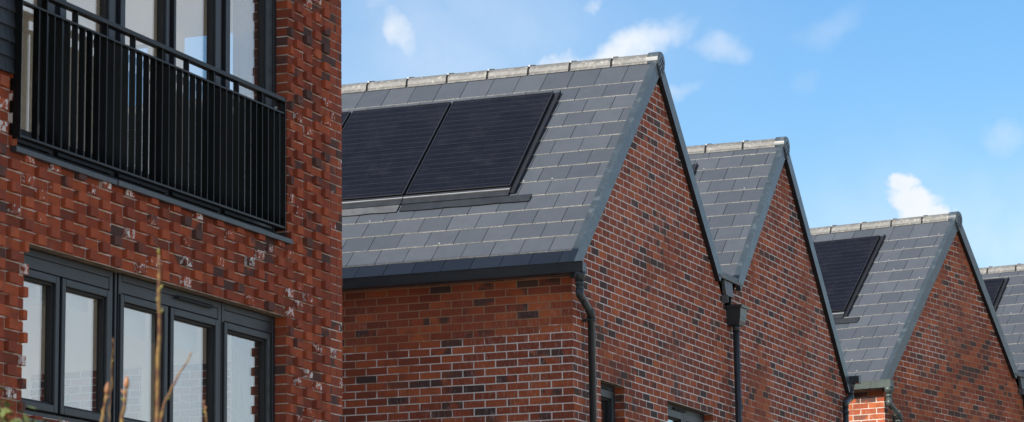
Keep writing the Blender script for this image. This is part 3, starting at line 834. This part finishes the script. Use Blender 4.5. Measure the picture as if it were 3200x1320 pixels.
for (z0, z1) in ((-0.25, 2.2), (-3.0, -0.6)):
    for j in range(9):
        x = -0.90 - .052 * j
        cu.tube([(x, -4.46 + .02 * (j % 2), z0), (x, -4.46 + .02 * (j % 2), z1)], .034, 8)
cu.build('dark_backing', 'dark_room', apt)
bb = MB()
bb.box(-1.95, -1.885, -4.62, -4.56, 0.3, 1.50)
bb.build('wardrobe_edge', 'chair_wood', apt, bevel=0.02)

# Juliet balcony ---------------------------------------------------------------
BY0, BY1 = -9.352, -5.312
fl = MB()
fl.box(XL + .030, XL + .088, BY0, BY1, 0.777, 0.811)
hr = fl.build('balcony', 'rail_black', apt, bevel=0.003); hr['label'] = 'black flat-bar Juliet balcony railing'
r_ = MB(); r_.box(XL + .036, XL + .084, BY0, BY1, 0.676, 0.691); r_.build('mid_rail', 'rail_black', hr, bevel=0.002)
r_ = MB(); r_.box(XL + .034, XL + .086, BY0, BY1, -0.243, -0.226); r_.build('bottom_rail', 'rail_black', hr, bevel=0.002)
y = -7.161 - .1035 * 19; i = 0
while y < BY1 - .05:
    if y > BY0 + .03:
        tall = (i % 4) == 1
        b_ = MB(); b_.box(XL + .036, XL + .083, y, y + .010, -0.2255, 0.6755)
        if tall: b_.box(XL + .036, XL + .083, y, y + .010, 0.6915, 0.7765)
        b_.build('baluster', 'rail_black', hr, bevel=0.0015)
    y += .1035; i += 1
for yy, sg in ((BY0, 1), (BY1, -1)):
    p_ = MB(); p_.box(XL + .001, XL + .0295, min(yy, yy + sg * .012), max(yy, yy + sg * .012), -0.255, 0.811)
    p_.box(XL + .0295, XL + .090, min(yy - sg * .010, yy - sg * .0005), max(yy - sg * .010, yy - sg * .0005), -0.255, 0.811)
    p_.build('end_post', 'rail_black', hr, bevel=0.002)
    for zz in (.735, .60, .08, -.12):
        q_ = MB(); q_.tube([(XL + .016, yy - .002 if sg < 0 else yy + .012, zz), (XL + .016, yy - .022 if sg < 0 else yy + .024, zz)], .012, 8); q_.build('bolt', 'steel' if zz != .62 else 'rail_black', hr)
t_ = MB()
t_.hexa([(XL - .06, -9.335, -0.330), (XL + .050, -9.335, -0.335), (XL + .050, -5.100, -0.335), (XL - .06, -5.100, -0.330),
         (XL - .06, -9.335, -0.275), (XL + .050, -9.335, -0.297), (XL + .050, -5.100, -0.297), (XL - .06, -5.100, -0.275)])
t_.box(XL + .0505, XL + .056, -7.95, -5.100, -0.335, -0.2955)
t_.build('balcony_sill', 'trim_grey', apt, bevel=0.003)

# ------------------------------------------------------------------ ground and planting
gd = MB(); gd.face([(-3000, -3000, GROUND), (3000, -3000, GROUND), (3000, 3000, GROUND), (-3000, 3000, GROUND)])
o = gd.build('ground', 'ground'); o['kind'] = 'structure'
pv = MB(); pv.box(0.6, 4.6, -60, 60, GROUND - .05, GROUND + .02); o = pv.build('pavement', 'paving'); o['kind'] = 'structure'

def bud(mb, p, d, L, r, mat):
    d = Vector(d).normalized(); p = Vector(p)
    mb.tube([p, p + d * L * .35, p + d * L * .7, p + d * L], [r * .5, r, r * .75, r * .12], 8, mat)
def twig_plant(name, label, base, stems):
    root = thing(name, label, 'shrub', base, group=None)
    B = Vector(base)
    for pts, r0, r1, buds in stems:
        t = MB(); P = [Vector(p) for p in pts]
        Q = []
        for a, b in zip(P, P[1:]):
            for j in range(5): Q.append(a.lerp(b, j / 5) + Vector((rng.uniform(-.003, .003), rng.uniform(-.003, .003), 0)) * (1 if j else 0))
        Q.append(P[-1])
        Q = [q - B for q in Q]
        rr = [r0 + (r1 - r0) * i / (len(Q) - 1) for i in range(len(Q))]
        t.tube(Q, rr, 9, 0)
        for (f, side, mat, L) in buds:
            i = min(len(Q) - 2, int(f * (len(Q) - 1))); d = (Q[i + 1] - Q[i]).normalized() + Vector((side * .75, side * .25, .1)) * (0 if f >= 1 else 1)
            p0 = Q[-1] if f >= 1 else Q[i]
            bud(t, p0, d, L, L * .22, mat)
        t.build('stem', ['twig', 'bud', 'bud_green'], root)
    return root
X3 = Vector((5.21, -18.03, GROUND))
twig_plant('bare_sapling', 'bare budding sapling with a tall greenish twig in front of the lower windows', tuple(X3), [
    ([(5.215, -18.03, GROUND), (5.208, -18.035, -4.2), (5.211, -18.035, -3.215), (5.243, -18.085, -2.89), (5.258, -18.122, -2.712)], .011, .0042,
     [(1.0, 0, 2, .020), (.985, 1, 1, .014), (.95, -1, 2, .013), (.91, -1, 1, .014), (.88, 1, 2, .022), (.82, -1, 2, .015), (.78, 1, 2, .020)]),
    ([(5.211, -18.035, -3.26), (5.240, -18.038, -3.150), (5.275, -18.036, -3.09), (5.322, -18.035, -3.017)], .0055, .0022,
     [(1.0, 0, 1, .014), (.35, 1, 2, .020), (.7, -1, 1, .008)]),
])
twig_plant('bare_sapling', 'short reddish bud-tipped twigs standing left of the tall greenish one', (5.07, -18.09, GROUND), [
    ([(5.06, -18.09, GROUND), (5.045, -18.09, -4.2), (5.054, -18.097, -3.21), (5.076, -18.11, -3.13)], .008, .0042, [(1.0, 0, 1, .040), (.97, 1, 1, .016)]),
    ([(5.09, -18.08, GROUND), (5.10, -18.08, -4.2), (5.110, -18.073, -3.214), (5.133, -18.09, -3.115)], .010, .0046, [(1.0, 0, 1, .042), (.965, -1, 1, .024), (.93, -1, 2, .02)]),
    ([(5.055, -18.09, -3.5), (5.080, -18.095, -3.20), (5.094, -18.11, -3.08), (5.105, -18.125, -2.96)], .0026, .0013, [(.8, 1, 2, .010)]),
])
twig_plant('bare_sapling', 'thin budding twig tip low in the frame, right of the tall greenish one', (5.35, -17.99, GROUND), [
    ([(5.35, -17.985, GROUND), (5.355, -17.985, -4.2), (5.352, -17.98, -3.23), (5.349, -17.992, -3.165)], .0045, .0022, [(1.0, 0, 1, .016), (.96, 1, 1, .012), (.93, -1, 2, .012)]),
])
# clipped evergreen whose top just enters the bottom left corner
hb = MB(); hr_ = random.Random(3)
HC = Vector((4.745, -18.20, -3.545))
for i in range(5200):
    while True:
        q = Vector((hr_.uniform(-1, 1), hr_.uniform(-1, 1), hr_.uniform(-1, 1)))
        if .55 < q.length < 1: break
    lump = 1 + .10 * math.sin(q.x * 9 + 1) * math.cos(q.y * 8) + .07 * math.sin(q.z * 13)
    p = Vector((q.x * .34, q.y * .30, q.z * .42)) * lump
    n = (q + Vector((hr_.uniform(-.8, .8), hr_.uniform(-.8, .8), hr_.uniform(-.3, 1)))).normalized()
    t = n.orthogonal().normalized(); t = (Matrix.Rotation(hr_.uniform(0, 6.28), 3, n) @ t); w = n.cross(t)
    s = hr_.uniform(.012, .024)
    hb.face([p - t * s, p + w * s * .45, p + t * s, p - w * s * .45])
hroot = thing('evergreen_bush', 'blurred yellow-green evergreen bush in the bottom left corner', 'shrub', (HC.x, HC.y, GROUND))
ob = hb.build('foliage', 'hedge_leaf', hroot); ob.location = (0, 0, HC.z - GROUND)
tr = MB(); tr.tube([(0, 0, 0), (.01, 0, 1.0), (0, .01, HC.z - GROUND)], [.035, .028, .015], 8); tr.build('trunk', 'twig', hroot)

# ------------------------------------------------------------------ sky, sun
SUN = Vector((-0.40, -1.0, 0.0)).normalized()
EL = math.atan(0.75 / math.hypot(1, 0.40))
w = bpy.data.worlds.new('World'); S.world = w; w.use_nodes = True
nt = w.node_tree; nt.nodes.clear(); k = N(nt)
out = nt.nodes.new('ShaderNodeOutputWorld'); bg = nt.nodes.new('ShaderNodeBackground'); nt.links.new(bg.outputs[0], out.inputs[0])
sky = nt.nodes.new('ShaderNodeTexSky'); sky.sky_type = 'NISHITA'; sky.sun_disc = False
sky.sun_elevation = EL; sky.sun_rotation = math.atan2(SUN.x, SUN.y)
sky.air_density = 1.0; sky.dust_density = 0.6; sky.ozone_density = 2.0
hs = nt.nodes.new('ShaderNodeHueSaturation'); hs.inputs['Saturation'].default_value = 1.30; hs.inputs['Value'].default_value = 1.0
nt.links.new(sky.outputs[0], hs.inputs['Color'])
tc = nt.nodes.new('ShaderNodeTexCoord').outputs['Generated']
fb1 = k.noise(tc, 16, 8, 0.56, 0.35); fb2 = k.noise(tc, 52, 6, 0.6, 0.2)
wn = nt.nodes.new('ShaderNodeTexNoise'); nt.links.new(tc, wn.inputs['Vector']); wn.inputs['Scale'].default_value = 26; wn.inputs['Detail'].default_value = 8; wn.inputs['Roughness'].default_value = 0.60
tcw = k.vmath('ADD', tc, k.vmath('SCALE', k.vmath('SUBTRACT', wn.outputs['Color'], (0.5, 0.5, 0.5)), scale=0.030))
fbm = k.math('ADD', k.math('MULTIPLY', fb1, 0.72), k.math('MULTIPLY', fb2, 0.28))
def blob(c, ax, sa, sb):
    """soft elliptical weight round direction c; ax: long axis direction"""
    c = Vector(c).normalized(); ax = (Vector(ax) - c * c.dot(Vector(ax))).normalized(); bx = c.cross(ax)
    d = k.vmath('SUBTRACT', tcw, tuple(c))
    u = k.math('DIVIDE', k.vmath('DOT_PRODUCT', d, tuple(ax)), sa); v = k.math('DIVIDE', k.vmath('DOT_PRODUCT', d, tuple(bx)), sb)
    q = k.math('ADD', k.math('MULTIPLY', u, u), k.math('MULTIPLY', v, v))
    return k.math('POWER', 2.718, k.math('MULTIPLY', q, -1.0))
PXR = 1 / 7419.0
clouds = [  # photo position (2576 wide), axis, half sizes in photo pixels, density, edge softness
    ((985, 75), (1, -1.6), 120, 62, 0.85, 0.45), ((940, 15), (1, 0), 110, 50, 0.55, 0.5),
    ((1570, 122), (1, 0.42), 210, 62, 0.92, 0.46), ((1430, 172), (1, 0.2), 160, 50, 0.95, 0.42), ((1520, 150), (1, 0.3), 160, 52, 0.95, 0.38),
    ((1490, 12), (1, 0.6), 48, 28, 0.55, 0.45), ((1800, 125), (1, -0.3), 110, 55, 0.50, 0.5), ((1715, 235), (1, 0.3), 75, 45, 0.50, 0.5),
    ((2290, 510), (1, 0.0), 84, 50, 1.0, 0.26), ((2262, 472), (1, 0.0), 38, 34, 1.0, 0.24), ((2325, 535), (1, 0.0), 92, 32, 1.0, 0.28),
    ((2520, 350), (1, 0.2), 95, 70, 0.42, 0.5), ((2500, 655), (1, 0.0), 130, 34, 0.5, 0.5), ((2060, 70), (1, 0.5), 150, 60, 0.22, 0.6), ((2010, 215), (1, 0.5), 70, 40, 0.25, 0.6)]
tot = None
for (c, ax, sa, sb_, den, soft) in clouds:
    d = view_dir(*c); axis = RIGHT * ax[0] + UP * ax[1]
    g = blob(d, axis, sa * PXR, sb_ * PXR)
    a = k.math('MULTIPLY', k.ramp(k.math('ADD', k.math('MULTIPLY', g, 0.95), k.math('MULTIPLY', k.math('SUBTRACT', fbm, 0.5), 1.7)), 0.30, 0.30 + soft * 2.0), den)
    tot = a if tot is None else k.math('MAXIMUM', tot, a)
# a bank of thin bright cloud to the north-east, which the window panes mirror
bank = k.math('MULTIPLY', k.ramp(k.math('ADD', k.math('MULTIPLY', blob((0.46, 0.86, 0.27), (0.86, -0.46, 0), 0.20, 0.30), 0.9), k.math('MULTIPLY', k.math('SUBTRACT', k.noise(tc, 9, 6, 0.6), 0.5), 2.4)), 0.10, 0.9), 0.85)
tot = k.math('MAXIMUM', tot, bank)
# broken cloud added out of view as neutral fill; gap keeps the view clear
gap = k.math('ADD', blob(view_dir(1500, 480), RIGHT, 0.42, 0.26), blob(view_dir(2300, 300), RIGHT, 0.26, 0.24))
cov = k.noise(tc, 2.6, 6, 0.55, 0.3)
fill_cloud = k.math('MULTIPLY', k.ramp(k.math('SUBTRACT', cov, k.math('MULTIPLY', gap, 0.55)), 0.40, 0.60), 0.70)
tot = k.math('MAXIMUM', tot, fill_cloud)
veil = k.math('ADD', k.math('MULTIPLY', blob(view_dir(1080, 120), RIGHT, 0.075, 0.045), 0.26), k.math('MULTIPLY', blob(view_dir(2350, 640), RIGHT, 0.075, 0.030), 0.30))
tot = k.math('MAXIMUM', tot, k.math('MULTIPLY', veil, k.math('ADD', 0.2, k.math('MULTIPLY', fb1, 1.9))))
cc = k.mix(k.ramp(fb1, 0.35, 0.65), (4.9, 5.3, 5.8), (6.1, 6.25, 6.4))
mx = k.n('ShaderNodeMix', data_type='RGBA'); k.link(k.math('MINIMUM', tot, 0.97), mx.inputs[0]); k.link(hs.outputs[0], mx.inputs[6]); k.link(cc, mx.inputs[7])
k.link(mx.outputs[2], bg.inputs[0]); bg.inputs[1].default_value = 0.112

sd = bpy.data.lights.new('sun', 'SUN'); sd.energy = 5.0; sd.angle = R(0.53); sd.color = (1.0, 0.93, 0.83)
so = bpy.data.objects.new('sun', sd); COL.objects.link(so)
dirv = Vector((SUN.x * math.cos(EL), SUN.y * math.cos(EL), math.sin(EL)))
so.rotation_euler = dirv.to_track_quat('Z', 'Y').to_euler(); so.location = dirv * 60

# ------------------------------------------------------------------ camera
cd = bpy.data.cameras.new('camera'); co = bpy.data.objects.new('camera', cd); COL.objects.link(co)
cd.sensor_fit = 'HORIZONTAL'; cd.sensor_width = 36.0; cd.lens = FOC * 1000 / 3200 * 36
cd.shift_y = -(660 - 450) / 3200; cd.clip_start = 0.5; cd.clip_end = 6000
mw = Matrix.Identity(4)
for i in range(3): mw[i][0], mw[i][1], mw[i][2], mw[i][3] = RIGHT[i], UP[i], -FWD[i], CAM[i]
co.matrix_world = mw
cd.dof.use_dof = True; cd.dof.focus_distance = 29.0; cd.dof.aperture_fstop = 7.1
S.camera = co
S.view_settings.view_transform = 'Standard'; S.view_settings.look = 'None'; S.view_settings.gamma = 1.0; S.view_settings.exposure = 0.56
S.cycles.max_bounces = 8; S.cycles.transparent_max_bounces = 16
S.cycles.use_denoising = True
